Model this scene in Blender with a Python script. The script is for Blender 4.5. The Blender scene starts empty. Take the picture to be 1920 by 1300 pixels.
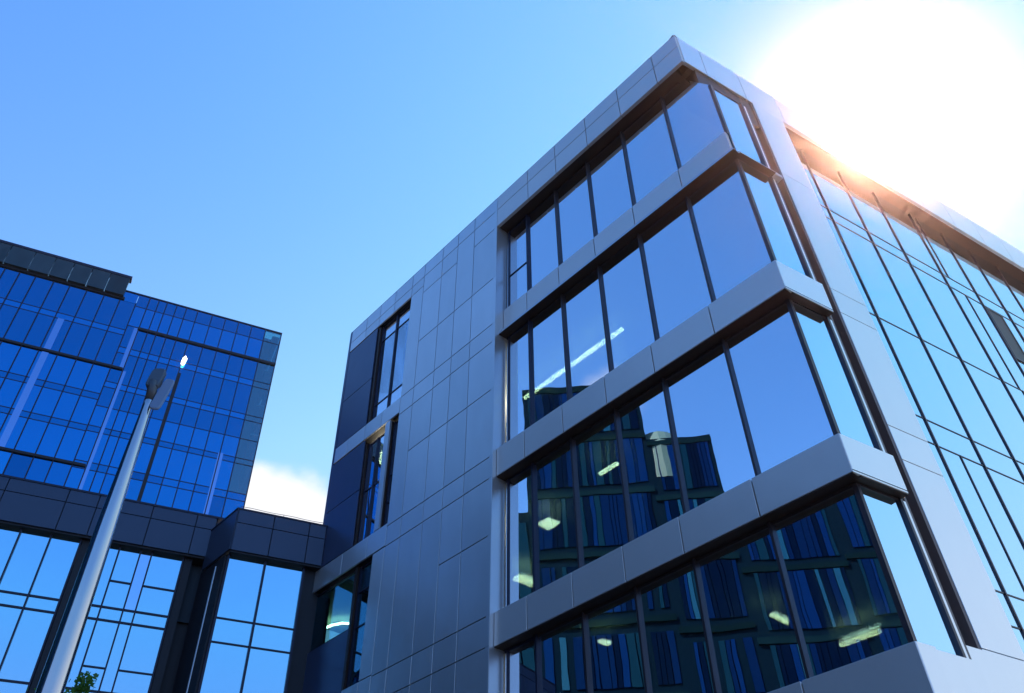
import bpy, math, random
from mathutils import Vector, Matrix
random.seed(7)
R = math.radians
sc = bpy.context.scene

# ------------------------------------------------------------------ camera
PITCH, ROLL, EYE = 0.74177117, -0.04027491, 1.6
cam = bpy.data.objects.new('camera', bpy.data.cameras.new('camera'))
sc.collection.objects.link(cam)
fwd = Vector((0, math.cos(PITCH), math.sin(PITCH)))
up0 = Vector((0, -math.sin(PITCH), math.cos(PITCH)))
xr = Vector((1, 0, 0)) * math.cos(ROLL) + up0 * math.sin(ROLL)
yu = Vector((1, 0, 0)) * -math.sin(ROLL) + up0 * math.cos(ROLL)
cam.matrix_world = Matrix(((xr.x, yu.x, -fwd.x, 0), (xr.y, yu.y, -fwd.y, 0), (xr.z, yu.z, -fwd.z, EYE), (0, 0, 0, 1)))
cam.data.sensor_width = 36.0
cam.data.lens = 36.0 * 1553.149 / 1920
cam.data.clip_end = 3000
sc.camera = cam

# ------------------------------------------------------------------ sky, sun, exposure
SUN_AZ, SUN_EL = R(37.6), R(49.6)          # azimuth measured clockwise from +Y
sundir = Vector((math.sin(SUN_AZ) * math.cos(SUN_EL), math.cos(SUN_AZ) * math.cos(SUN_EL), math.sin(SUN_EL)))
sun = bpy.data.objects.new('sun', bpy.data.lights.new('sun', 'SUN'))
sc.collection.objects.link(sun)
sun.data.energy = 3.6
sun.data.angle = R(0.5)
sun.data.color = (1.0, 0.93, 0.82)
sun.rotation_euler = (-sundir).to_track_quat('-Z', 'Y').to_euler()

world = bpy.data.worlds.new('World')
sc.world = world
world.use_nodes = True
wt = world.node_tree
wt.nodes.clear()


def wn(kind, **kw):
    n = wt.nodes.new(kind)
    for k, v in kw.items():
        setattr(n, k, v)
    return n


def wmath(op, a, b=None, c=None):
    n = wn('ShaderNodeMath', operation=op)
    for i, v in enumerate((a, b, c)):
        if v is None:
            continue
        if isinstance(v, (int, float)):
            n.inputs[i].default_value = v
        else:
            wt.links.new(v, n.inputs[i])
    return n.outputs[0]


SKY_STRENGTH = 0.13
sky = wn('ShaderNodeTexSky', sky_type='NISHITA')
sky.sun_disc = False
sky.sun_elevation = SUN_EL
sky.sun_rotation = SUN_AZ
sky.air_density = 1.0
sky.dust_density = 0.0
sky.ozone_density = 2.5
hs = wn('ShaderNodeHueSaturation')
hs.inputs['Hue'].default_value = 0.505
hs.inputs['Saturation'].default_value = 1.25
hs.inputs['Value'].default_value = 1.0
wt.links.new(sky.outputs[0], hs.inputs['Color'])
tc = wn('ShaderNodeTexCoord')
nrm = wn('ShaderNodeVectorMath', operation='NORMALIZE')
wt.links.new(tc.outputs['Generated'], nrm.inputs[0])
dotn = wn('ShaderNodeVectorMath', operation='DOT_PRODUCT')
wt.links.new(nrm.outputs[0], dotn.inputs[0])
dotn.inputs[1].default_value = sundir
dot = wmath('MAXIMUM', dotn.outputs['Value'], 0.0)


def aureole(prev, power, col):
    """sunlight scattered forward by the dusty air round the sun"""
    p = wmath('POWER', dot, power)
    m = wn('ShaderNodeMix', data_type='RGBA', blend_type='MIX')
    m.inputs['A'].default_value = (0, 0, 0, 1)
    m.inputs['B'].default_value = (*col, 1)
    wt.links.new(p, m.inputs['Factor'])
    a = wn('ShaderNodeMix', data_type='RGBA', blend_type='ADD')
    a.inputs['Factor'].default_value = 1.0
    wt.links.new(prev, a.inputs['A'])
    wt.links.new(m.outputs['Result'], a.inputs['B'])
    return a.outputs['Result']


AUR = 1.0 / SKY_STRENGTH
cap = wn('ShaderNodeMix', data_type='RGBA', blend_type='DARKEN')
cap.inputs['Factor'].default_value = 1.0
wt.links.new(hs.outputs[0], cap.inputs['A'])
cap.inputs['B'].default_value = (0.12 * AUR, 0.22 * AUR, 0.44 * AUR, 1)
c0 = aureole(cap.outputs['Result'], 5.0, (0.045 * AUR, 0.07 * AUR, 0.0))
c0 = aureole(c0, 160.0, (0.1 * AUR, 0.08 * AUR, 0.08 * AUR))
# low white cumulus
ns = wn('ShaderNodeTexNoise')
ns.inputs['Scale'].default_value = 5.0
ns.inputs['Detail'].default_value = 9.0
ns.inputs['Roughness'].default_value = 0.55
wt.links.new(nrm.outputs[0], ns.inputs['Vector'])
sep = wn('ShaderNodeSeparateXYZ')
wt.links.new(nrm.outputs[0], sep.inputs[0])


def cloud(prev, az, el, size, soft):
    d = Vector((math.sin(R(az)) * math.cos(R(el)), math.cos(R(az)) * math.cos(R(el)), math.sin(R(el))))
    dn = wn('ShaderNodeVectorMath', operation='DISTANCE')
    wt.links.new(nrm.outputs[0], dn.inputs[0])
    dn.inputs[1].default_value = d
    dist = wmath('DIVIDE', dn.outputs['Value'], size)
    body = wmath('SUBTRACT', 1.0, dist)
    body = wmath('ADD', body, wmath('MULTIPLY', wmath('SUBTRACT', ns.outputs['Fac'], 0.5), 1.7))
    ramp = wn('ShaderNodeMapRange', interpolation_type='SMOOTHSTEP')
    wt.links.new(body, ramp.inputs['Value'])
    ramp.inputs['From Min'].default_value = 0.0
    ramp.inputs['From Max'].default_value = soft
    a = wn('ShaderNodeMix', data_type='RGBA', blend_type='MIX')
    wt.links.new(ramp.outputs[0], a.inputs['Factor'])
    wt.links.new(prev, a.inputs['A'])
    a.inputs['B'].default_value = (0.40 * AUR, 0.41 * AUR, 0.43 * AUR, 1)
    return a.outputs['Result']


sep0 = wn('ShaderNodeSeparateXYZ')
wt.links.new(nrm.outputs[0], sep0.inputs[0])
low_ = wmath('POWER', wmath('SUBTRACT', 1.0, wmath('MAXIMUM', sep0.outputs['Z'], 0.0)), 2.5)
lm = wn('ShaderNodeMix', data_type='RGBA', blend_type='MIX')
lm.inputs['A'].default_value = (0, 0, 0, 1)
lm.inputs['B'].default_value = (0.70 * AUR, 0.66 * AUR, 0.2 * AUR, 1)
wt.links.new(wmath('MULTIPLY', low_, wmath('POWER', dot, 1.5)), lm.inputs['Factor'])
la = wn('ShaderNodeMix', data_type='RGBA', blend_type='ADD')
la.inputs['Factor'].default_value = 1.0
wt.links.new(c0, la.inputs['A'])
wt.links.new(lm.outputs['Result'], la.inputs['B'])
c0 = la.outputs['Result']
c0 = cloud(c0, -18.5, 29.0, 0.088, 0.35)
c0 = cloud(c0, -96.0, 38.0, 0.05, 0.9)
bg = wn('ShaderNodeBackground')
bg.inputs['Strength'].default_value = SKY_STRENGTH
wt.links.new(c0, bg.inputs['Color'])
wo = wn('ShaderNodeOutputWorld')
wt.links.new(bg.outputs[0], wo.inputs['Surface'])

sc.view_settings.view_transform = 'Standard'
sc.view_settings.look = 'None'
sc.view_settings.exposure = 1.42
sc.view_settings.gamma = 1.0
sc.render.engine = 'CYCLES'
sc.cycles.max_bounces = 8
sc.cycles.transparent_max_bounces = 16
sc.cycles.volume_bounces = 0


# ------------------------------------------------------------------ materials
def mat(name):
    m = bpy.data.materials.new(name)
    m.use_nodes = True
    t = m.node_tree
    t.nodes.clear()
    return m, t, t.nodes.new('ShaderNodeOutputMaterial')


def painted(name, col, rough=0.4, metal=0.0, var=0.08, spec=0.5, coat=0.0, scale=2.5, bump=0.02):
    """painted or anodised sheet: slight tone change per sheet, faint streaks and oil-canning"""
    m, t, out = mat(name)
    b = t.nodes.new('ShaderNodeBsdfPrincipled')
    b.inputs['Roughness'].default_value = rough
    b.inputs['Metallic'].default_value = metal
    b.inputs['Specular IOR Level'].default_value = spec
    b.inputs['Coat Weight'].default_value = coat
    b.inputs['Coat Roughness'].default_value = 0.15
    geo = t.nodes.new('ShaderNodeNewGeometry')
    tex = t.nodes.new('ShaderNodeTexCoord')
    mp = t.nodes.new('ShaderNodeMapping')
    mp.inputs['Scale'].default_value = (1, 1, 0.35)
    t.links.new(tex.outputs['Object'], mp.inputs[0])
    n = t.nodes.new('ShaderNodeTexNoise')
    n.inputs['Scale'].default_value = scale
    n.inputs['Detail'].default_value = 6
    t.links.new(mp.outputs[0], n.inputs['Vector'])
    ad = t.nodes.new('ShaderNodeMath')
    ad.operation = 'ADD'
    t.links.new(geo.outputs['Random Per Island'], ad.inputs[0])
    t.links.new(n.outputs['Fac'], ad.inputs[1])
    mr = t.nodes.new('ShaderNodeMapRange')
    mr.inputs['From Max'].default_value = 2.0
    mr.inputs['To Min'].default_value = 1.0 - var
    mr.inputs['To Max'].default_value = 1.0 + var
    t.links.new(ad.outputs[0], mr.inputs['Value'])
    mx = t.nodes.new('ShaderNodeVectorMath')
    mx.operation = 'SCALE'
    mx.inputs[0].default_value = col
    t.links.new(mr.outputs[0], mx.inputs['Scale'])
    t.links.new(mx.outputs[0], b.inputs['Base Color'])
    n2 = t.nodes.new('ShaderNodeTexNoise')
    n2.inputs['Scale'].default_value = 0.9
    n2.inputs['Detail'].default_value = 2
    t.links.new(tex.outputs['Object'], n2.inputs['Vector'])
    bp = t.nodes.new('ShaderNodeBump')
    bp.inputs['Strength'].default_value = 1.0
    bp.inputs['Distance'].default_value = bump
    t.links.new(n2.outputs['Fac'], bp.inputs['Height'])
    t.links.new(bp.outputs[0], b.inputs['Normal'])
    t.links.new(b.outputs[0], out.inputs[0])
    return m


def glass(name, refl, see, fac, f0pow=5.0, wob=0.012, scale=0.8, tilt=0.006, rough=0.0, rv=0.0):
    """coated facade glass: a tinted mirror coat over see-through tinted glass, wavy like real float glass"""
    m, t, out = mat(name)
    tex = t.nodes.new('ShaderNodeTexCoord')
    geo = t.nodes.new('ShaderNodeNewGeometry')
    n = t.nodes.new('ShaderNodeTexNoise')
    n.inputs['Scale'].default_value = scale
    n.inputs['Detail'].default_value = 1.5
    n.noise_dimensions = '4D'
    rm = t.nodes.new('ShaderNodeMath')
    rm.operation = 'MULTIPLY'
    rm.inputs[1].default_value = 40.0
    t.links.new(geo.outputs['Random Per Island'], rm.inputs[0])
    t.links.new(rm.outputs[0], n.inputs['W'])
    t.links.new(tex.outputs['Object'], n.inputs['Vector'])
    bp = t.nodes.new('ShaderNodeBump')
    bp.inputs['Distance'].default_value = wob
    t.links.new(n.outputs['Fac'], bp.inputs['Height'])
    # every pane sits a hair out of true
    wnz = t.nodes.new('ShaderNodeTexWhiteNoise')
    wnz.noise_dimensions = '1D'
    t.links.new(geo.outputs['Random Per Island'], wnz.inputs['W'])
    sub = t.nodes.new('ShaderNodeVectorMath')
    sub.operation = 'SUBTRACT'
    t.links.new(wnz.outputs['Color'], sub.inputs[0])
    sub.inputs[1].default_value = (0.5, 0.5, 0.5)
    scl = t.nodes.new('ShaderNodeVectorMath')
    scl.operation = 'SCALE'
    scl.inputs['Scale'].default_value = tilt
    t.links.new(sub.outputs[0], scl.inputs[0])
    an = t.nodes.new('ShaderNodeVectorMath')
    an.operation = 'ADD'
    t.links.new(bp.outputs[0], an.inputs[0])
    t.links.new(scl.outputs[0], an.inputs[1])
    nn = t.nodes.new('ShaderNodeVectorMath')
    nn.operation = 'NORMALIZE'
    t.links.new(an.outputs[0], nn.inputs[0])
    gl = t.nodes.new('ShaderNodeBsdfGlossy')
    gl.inputs['Roughness'].default_value = rough
    t.links.new(nn.outputs[0], gl.inputs['Normal'])
    lw = t.nodes.new('ShaderNodeLayerWeight')
    lw.inputs['Blend'].default_value = 0.5
    pw = t.nodes.new('ShaderNodeMath')
    pw.operation = 'POWER'
    t.links.new(lw.outputs['Facing'], pw.inputs[0])
    pw.inputs[1].default_value = f0pow
    cm = t.nodes.new('ShaderNodeMix')
    cm.data_type = 'RGBA'
    cm.inputs['A'].default_value = (*refl, 1)
    cm.inputs['B'].default_value = (1, 1, 1, 1)
    t.links.new(pw.outputs[0], cm.inputs['Factor'])
    vr = t.nodes.new('ShaderNodeMapRange')
    vr.inputs['To Min'].default_value = 1.0 - rv
    vr.inputs['To Max'].default_value = 1.0
    t.links.new(wnz.outputs['Value'], vr.inputs['Value'])
    vs_ = t.nodes.new('ShaderNodeVectorMath')
    vs_.operation = 'SCALE'
    t.links.new(cm.outputs['Result'], vs_.inputs[0])
    t.links.new(vr.outputs[0], vs_.inputs['Scale'])
    t.links.new(vs_.outputs[0], gl.inputs['Color'])
    tr = t.nodes.new('ShaderNodeBsdfTransparent')
    tr.inputs['Color'].default_value = (*see, 1)
    fr = t.nodes.new('ShaderNodeMapRange')
    fr.inputs['To Min'].default_value = fac
    fr.inputs['To Max'].default_value = 1.0
    t.links.new(pw.outputs[0], fr.inputs['Value'])
    ms = t.nodes.new('ShaderNodeMixShader')
    t.links.new(fr.outputs[0], ms.inputs[0])
    t.links.new(tr.outputs[0], ms.inputs[1])
    t.links.new(gl.outputs[0], ms.inputs[2])
    t.links.new(ms.outputs[0], out.inputs[0])
    return m


def emit(name, col, s):
    m, t, out = mat(name)
    e = t.nodes.new('ShaderNodeEmission')
    e.inputs[0].default_value = (*col, 1)
    e.inputs[1].default_value = s
    t.links.new(e.outputs[0], out.inputs[0])
    return m


M = {}
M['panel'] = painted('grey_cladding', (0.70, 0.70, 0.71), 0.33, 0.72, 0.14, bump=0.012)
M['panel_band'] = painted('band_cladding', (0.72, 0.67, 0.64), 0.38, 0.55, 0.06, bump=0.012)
M['panel_lit'] = painted('lit_side_cladding', (0.92, 0.90, 0.88), 0.30, 0.65, 0.05, bump=0.012)  # same cladding lightened: the right side's brighter sky light put into the colour
M['panel_dark'] = painted('dark_cladding', (0.05, 0.07, 0.12), 0.35, 0.3, 0.12, bump=0.01)
M['navy'] = painted('navy_cladding', (0.06, 0.085, 0.16), 0.3, 0.35, 0.12, bump=0.012)
M['recess'] = painted('recess_lining', (0.17, 0.125, 0.115), 0.5, 0.2, 0.1)
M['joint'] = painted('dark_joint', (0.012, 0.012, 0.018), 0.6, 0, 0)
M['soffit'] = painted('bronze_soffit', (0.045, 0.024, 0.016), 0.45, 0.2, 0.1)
M['mullion'] = painted('bronze_mullion', (0.055, 0.042, 0.048), 0.35, 0.4, 0.1)
M['mullion_dark'] = painted('navy_mullion', (0.02, 0.02, 0.045), 0.4, 0.3, 0.1)
M['silver'] = painted('silver_frame', (0.55, 0.56, 0.6), 0.3, 0.6, 0.1)
M['glass_a'] = glass('blue_window_glass', (0.84, 0.90, 1.0), (0.66, 0.86, 0.74), 0.84, wob=0.0025)
M['glass_b'] = glass('bright_window_glass', (0.52, 0.80, 1.0), (0.3, 0.4, 0.45), 0.96, 6.0, wob=0.004)
M['glass_c'] = glass('deep_blue_glass', (0.02, 0.27, 0.64), (0.1, 0.25, 0.3), 0.96, 6.0, wob=0.03, scale=0.25, tilt=0.09, rv=0.38)
M['glass_d'] = glass('sky_blue_glass', (0.40, 0.76, 1.0), (0.2, 0.4, 0.4), 0.98, 6.0, wob=0.004, tilt=0.02, rv=0.12)
M['glass_pale'] = glass('pale_glass', (0.45, 0.68, 1.0), (0.2, 0.4, 0.4), 0.92, 6.0)
M['glass_teal'] = glass('teal_corner_glass', (0.30, 0.55, 0.70), (0.45, 0.75, 0.75), 0.32, 5.0, wob=0.008, scale=1.2, tilt=0.02)
M['floor_in'] = painted('interior_concrete', (0.30, 0.38, 0.30), 0.8, 0, 0.25)
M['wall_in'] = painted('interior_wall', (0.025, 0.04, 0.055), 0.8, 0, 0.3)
M['lamp_on'] = emit('lit_diffuser', (1.0, 0.88, 0.62), 9.0)
M['spot_white'] = emit('white_spot_glow', (1.0, 0.97, 0.92), 3.0)  # emissive white for the small spot on the tower
M['steel'] = painted('brushed_steel', (0.52, 0.50, 0.52), 0.16, 1.0, 0.12, scale=6)
M['lamp_grey'] = painted('lamp_housing', (0.07, 0.075, 0.09), 0.4, 0.3, 0.1)
M['lamp_glass'] = painted('lamp_lens', (0.16, 0.22, 0.34), 0.15, 0.0, 0.05)
M['roof'] = painted('roof_felt', (0.12, 0.12, 0.13), 0.9, 0, 0.2)


# ------------------------------------------------------------------ mesh helpers
class MB:
    def __init__(self):
        self.v, self.f = [], []

    def hexa(self, pts):
        """pts: 8 points, bottom ring then top ring"""
        n = len(self.v)
        self.v += [Vector(p) for p in pts]
        self.f += [tuple(n + i for i in q) for q in ((0, 3, 2, 1), (4, 5, 6, 7), (0, 1, 5, 4), (1, 2, 6, 5), (2, 3, 7, 6), (3, 0, 4, 7))]
        return self

    def box(self, F, s0, s1, g0, g1, z0, z1):
        return self.hexa([F(s0, g0, z0), F(s1, g0, z0), F(s1, g1, z0), F(s0, g1, z0),
                          F(s0, g0, z1), F(s1, g0, z1), F(s1, g1, z1), F(s0, g1, z1)])

    def tube(self, pts, radii, n=20, cap=True, squash=None):
        rings = []
        for i, p in enumerate(pts):
            p = Vector(p)
            d = (Vector(pts[min(i + 1, len(pts) - 1)]) - Vector(pts[max(i - 1, 0)])).normalized()
            a = d.cross(Vector((0, 0, 1)))
            a = a.normalized() if a.length > 1e-3 else Vector((1, 0, 0))
            b = a.cross(d).normalized()
            k = len(self.v)
            for j in range(n):
                t = 2 * math.pi * j / n
                sx, sy = squash[i] if squash else (1, 1)
                self.v.append(p + (a * math.cos(t) * sx + b * math.sin(t) * sy) * radii[i])
            rings.append(k)
        for i in range(len(rings) - 1):
            for j in range(n):
                self.f.append((rings[i] + j, rings[i] + (j + 1) % n, rings[i + 1] + (j + 1) % n, rings[i + 1] + j))
        if cap:
            self.f.append(tuple(rings[0] + j for j in reversed(range(n))))
            self.f.append(tuple(rings[-1] + j for j in range(n)))
        return self

    def build(self, name, m, root=None, smooth=False, bevel=0.0, label=None):
        base = Vector((0, 0, 0))
        p = root
        while p is not None:
            base += p.location
            p = p.parent
        me = bpy.data.meshes.new(name)
        me.from_pydata([tuple(v - base) for v in self.v], [], self.f)
        me.update()
        import bmesh
        bm = bmesh.new()
        bm.from_mesh(me)
        bmesh.ops.recalc_face_normals(bm, faces=bm.faces)
        bm.to_mesh(me)
        bm.free()
        me.materials.append(M[m] if isinstance(m, str) else m)
        if smooth:
            for q in me.polygons:
                q.use_smooth = True
        o = bpy.data.objects.new(name, me)
        sc.collection.objects.link(o)
        if root is not None:
            o.parent = root
        if bevel:
            md = o.modifiers.new('bevel', 'BEVEL')
            md.width = bevel
            md.segments = 1
            md.limit_method = 'ANGLE'
        if label:
            o['label'] = label
        return o


def thing(name, label, cat, loc, group=None):
    o = bpy.data.objects.new(name, None)
    sc.collection.objects.link(o)
    o.location = loc
    o['label'] = label
    o['category'] = cat
    if group:
        o['group'] = group
    return o


# ------------------------------------------------------------------ frames (plan directions of the facades)
P0 = Vector((4.74338, 11.02272))
dA, iA = Vector((-0.6915916, 0.7222888)), Vector((0.7222888, 0.6915916))
dB, iB = Vector((0.8399239, 0.5427042)), Vector((-0.5427042, 0.8399239))
dC, iC = Vector((0.8916036, 0.4528167)), Vector((-0.4528167, 0.8916036))
I1 = Vector((-5.83106, 22.06651))
KS = [(-1, 0), (-0.3, 0), (1.05, .018), (2.5, .030), (3.85, .032), (5.15, .036), (6.35, .044), (7.3, .050), (11.5, .046), (13.6, .022), (15.5, .012), (30, 0)]


def lean(s):
    for (a, ka), (b, kb) in zip(KS, KS[1:]):
        if s <= b:
            return ka + (kb - ka) * max(0, (s - a)) / (b - a)
    return 0


def FA(s, g, z):
    s = s + lean(s) * (22.6 - z) * 0.9
    p = P0 + dA * s + iA * g
    return Vector((p.x, p.y, z))


def FB(s, g, z):
    p = P0 + dB * s + iB * g
    return Vector((p.x, p.y, z))


def FE(s, g, z):
    p = I1 + dC * s + iC * g
    return Vector((p.x, p.y, z))


GD = 1.5525


def FD(s, g, z):
    return FE(s, g + GD, z)


KT = 1.8


def FT(s, g, z):
    p = (I1 + iC * (GD + 0.3 + g) + dC * s) * KT
    return Vector((p.x, p.y, (z - 1.6) * KT + 1.6))


# ------------------------------------------------------------------ ground
g = MB()
g.hexa([(-300, -300, -0.5), (300, -300, -0.5), (300, 300, -0.5), (-300, 300, -0.5), (-300, -300, 0), (300, -300, 0), (300, 300, 0), (-300, 300, 0)])
M['pave'] = painted('paving', (0.085, 0.085, 0.082), 0.85, 0, 0.12, scale=0.6)
o = g.build('ground', 'pave')
o['kind'] = 'structure'

# ================================================================== MAIN OFFICE BUILDING
office = thing('office_building', 'large grey-clad office block with corner glazing and sun behind its roof, at right', 'building', (P0.x, P0.y, 0))
J = 0.011   # half joint


def panel_grid(mb, F, ss, zs, g0, g1):
    for a, b in zip(ss, ss[1:]):
        for z0, z1 in zip(zs, zs[1:]):
            mb.box(F, a + J, b - J, g0, g1, z0 + J, z1 - J)


# fascia at the roof edge, left side then right side
jA = [0.0, 0.84, 2.15, 3.42, 4.68, 5.87, 7.27]
mb = MB()
for i, (a, b) in enumerate(zip(jA, jA[1:])):
    a2 = 0.0 if i == 0 else a + J
    mb.box(FA, a2, b - J, 0, 0.10, 21.58, 22.34)
    mb.box(FA, a2, b - J, 0, 0.10, 22.36, 22.94)
mb.build('roof_fascia', 'panel_band', office, bevel=0.004)
jB = [0.0, 0.88, 2.3, 3.75] + [3.75 + 1.5 * k for k in range(1, 14)]
mb = MB()
for i, (a, b) in enumerate(zip(jB, jB[1:])):
    mb.box(FB, 0.1 if i == 0 else a + J, b - J, 0, 0.10, 21.62, 22.94)
mb.build('roof_fascia', 'panel_lit', office, bevel=0.004, label='right-hand roof fascia, colour lightened for the brighter sky it faces')
mb = MB()
mb.box(FA, -0.01, 15.5, 0.02, 0.5, 22.94, 22.985)
mb.box(FB, -0.02, 23.3, 0.02, 0.5, 22.942, 22.983)
mb.build('roof_coping', 'mullion_dark', office)
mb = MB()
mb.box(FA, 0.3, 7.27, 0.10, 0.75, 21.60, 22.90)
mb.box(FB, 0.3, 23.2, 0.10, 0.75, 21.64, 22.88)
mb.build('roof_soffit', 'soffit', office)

# roof slab and floors, back walls
S_IN = 0.55


def slab(z0, z1, name='floor_slab', m='floor_in', ga=0.6, gb=0.6):
    def pt(sA, gA_):
        return P0 + dA * sA + iA * gA_
    # polygon corners: near corner, along A, far, along B
    c = P0 + dA * 0.85 + dB * 0.9
    a1 = P0 + dA * 15.3 + dB * 0.8
    b1 = P0 + dB * 22.7 + dA * 0.85
    far = P0 + dA * 15.3 + dB * 23.0
    m_ = MB()
    m_.hexa([(c.x, c.y, z0), (b1.x, b1.y, z0), (far.x, far.y, z0), (a1.x, a1.y, z0),
             (c.x, c.y, z1), (b1.x, b1.y, z1), (far.x, far.y, z1), (a1.x, a1.y, z1)])
    return m_.build(name, m, office)


slab(22.4, 22.75, 'roof_slab', 'roof')
for z in (17.45, 12.95, 8.80, 5.2):
    slab(z, z + 0.35)
slab(21.75, 21.95, 'suspended_ceiling')
# solid core inside the building so that the panes never look straight through
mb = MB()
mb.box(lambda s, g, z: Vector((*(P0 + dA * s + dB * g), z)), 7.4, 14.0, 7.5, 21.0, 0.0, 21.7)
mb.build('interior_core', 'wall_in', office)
# partitions on the window grid give the rooms some depth
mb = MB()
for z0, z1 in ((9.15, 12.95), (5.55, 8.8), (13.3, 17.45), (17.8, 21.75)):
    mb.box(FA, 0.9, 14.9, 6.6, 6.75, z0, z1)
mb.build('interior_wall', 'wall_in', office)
for (s, g_) in ((1.6, 2.2), (5.2, 2.9), (8.9, 3.2)):
    mb = MB()
    mb.box(FA, s, s + 0.42, g_, g_ + 0.42, 0.0, 21.7)
    mb.build('interior_column', 'floor_in', office)

# --- spandrel bands on face A (wrapping the corner)
GQ = 0.12
QS = -0.44
Q = P0 + dA * QS + iA * GQ


def FQ(s, g, z):      # right-hand side of the corner bay, s along the right-hand face from the band corner
    p = Q + dB * s + iB * g
    return Vector((p.x, p.y, z))


GG = 0.42
G = P0 + dA * -0.31 + iA * GG


def FG(s, g, z):      # glass plane on the right-hand side of the corner bay
    p = G + dB * s + iB * g
    return Vector((p.x, p.y, z))


mulA = [1.04, 2.48, 3.82, 5.12, 6.33]


def band(z0, z1, gA=GQ, endB=1.30, mA='panel_band', mBm='panel_lit', left=7.27):
    mb = MB()
    ss = [QS + 0.0] + mulA + [left]
    for i, (a, b) in enumerate(zip(ss, ss[1:])):
        mb.box(FA, a + (0 if i == 0 else J), b - J, gA, gA + 0.26, z0, z1)
    mb.build('spandrel_band', mA, office, bevel=0.005)
    mb = MB()
    mb.box(FQ, 0.02, endB, -0.001, 0.24, z0 - 0.002, z1 + 0.002)
    mb.build('spandrel_band', mBm, office, bevel=0.005, label='short spandrel on the right of the corner, colour lightened as if lit')
    mb = MB()
    mb.box(FQ, 0.02, endB, -0.004, -0.001, z0 + 0.035, z0 + 0.050)
    mb.box(FQ, 0.001, 0.018, 0.003, 0.1, z0, z1)
    mb.build('drip_joint', 'joint', office)


band(12.70, 13.48)
band(8.61, 9.34)
# lowest band: taller, with a stepped return
mb = MB()
ss = [QS] + mulA + [7.27]
for i, (a, b) in enumerate(zip(ss, ss[1:])):
    mb.box(FA, a + (0 if i == 0 else J), b - J, GQ, GQ + 0.26, 4.3, 5.95)
mb.build('spandrel_band', 'panel_band', office, bevel=0.005)
mb = MB()
mb.box(FQ, 0.02, 0.42, -0.001, 0.30, 4.3, 5.955)
mb.box(FQ, 0.43, 1.42, 0.06, 0.45, 4.3, 5.96)
mb.build('spandrel_band', 'panel_lit', office, bevel=0.005)
mb = MB()
mb.box(FB, 1.08, 3.64, -0.16, 0.30, 4.3, 6.30)
mb.build('ledge_panel', 'panel_lit', office, bevel=0.005, label='cladding ledge at the foot of the corner pier, colour lightened as if lit')
# recessed spandrel between the two topmost floors, with its thin projecting sill
mb = MB()
ss = [-0.30] + mulA + [7.27]
for i, (a, b) in enumerate(zip(ss, ss[1:])):
    mb.box(FA, a + (0 if i == 0 else J), b - J, 0.30, 0.44, 17.46, 18.22)
mb.build('spandrel_band', 'panel_band', office, bevel=0.004, label='recessed spandrel below the top windows')
mb = MB()
mb.box(FA, -0.40, 7.45, 0.17, 0.44, 17.24, 17.33)
mb.box(FA, -0.37, 7.45, 0.22, 0.42, 17.35, 17.44)
mb.box(FG, 0.0, 1.30, -0.14, 0.1, 17.238, 17.332)
mb.box(FG, 0.0, 1.25, -0.10, 0.1, 17.352, 17.442)
mb.build('projecting_sill', 'silver', office, bevel=0.006)
# soffits under the bands
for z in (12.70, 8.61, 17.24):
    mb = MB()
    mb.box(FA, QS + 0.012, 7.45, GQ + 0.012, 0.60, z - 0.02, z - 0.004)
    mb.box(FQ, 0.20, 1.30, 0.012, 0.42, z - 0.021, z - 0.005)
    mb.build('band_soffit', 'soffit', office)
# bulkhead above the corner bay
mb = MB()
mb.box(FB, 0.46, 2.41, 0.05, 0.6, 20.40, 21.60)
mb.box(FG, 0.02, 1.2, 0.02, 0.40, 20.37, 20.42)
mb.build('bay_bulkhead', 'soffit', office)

rowsA = [(18.22, 21.52), (13.48, 17.24), (9.34, 12.68), (5.95, 8.59)]
colsA = [-0.31] + mulA + [7.24]
for r, (z0, z1) in enumerate(rowsA):
    for c_, (a, b) in enumerate(zip(colsA, colsA[1:])):
        fr = MB()
        w = 0.022
        top = z1 + (0.03 if r == 0 else 0)
        # head, sill and jamb bars
        fr.box(FA, a, b, GG - 0.02, GG + 0.06, z0, z0 + 0.035)
        fr.box(FA, 0.45 if (r == 0 and c_ == 0) else a, b, GG - 0.02, GG + 0.06, top - 0.05, top)
        if c_ > 0:
            fr.box(FA, a - w, a + w, GG - 0.075, GG + 0.07, z0, top)
        else:
            fr.box(FA, a - 0.02, a + 0.055, GG - 0.03, GG + 0.07, z0, 20.42 if r == 0 else top)
        if c_ == len(colsA) - 2:
            fr.box(FA, b - 0.10, b - 0.06, GG - 0.03, GG + 0.07, z0, top)
            if r == 0:
                fr.box(FA, a + 0.03, b - 0.10, GG - 0.02, GG + 0.05, 19.55, 19.59)
        wdw = fr.build('window', 'mullion' if c_ < 5 else 'mullion_dark', office)
        pn = MB()
        if r == 0 and c_ == 0:      # the corner pane steps down under the roof bulkhead
            zc = 20.44
            pn.hexa([FA(a + 0.01, GG, z0 + .03), FA(b, GG, z0 + .03), FA(b, GG + .012, z0 + .03), FA(a + 0.01, GG + .012, z0 + .03),
                     FA(a + 0.01, GG, zc), FA(b, GG, zc), FA(b, GG + .012, zc), FA(a + 0.01, GG + .012, zc)])
            pn.hexa([FA(a + 0.01, GG, zc), FA(b, GG, zc), FA(b, GG + .012, zc), FA(a + 0.01, GG + .012, zc),
                     FA(0.30, GG, top - .04), FA(b, GG, top - .04), FA(b, GG + .012, top - .04), FA(0.30, GG + .012, top - .04)])
        else:
            pn.box(FA, a + 0.01, b, GG, GG + 0.012, z0 + 0.03, top - 0.04)
        pn.build('glass_pane', 'glass_a', wdw)
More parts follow.
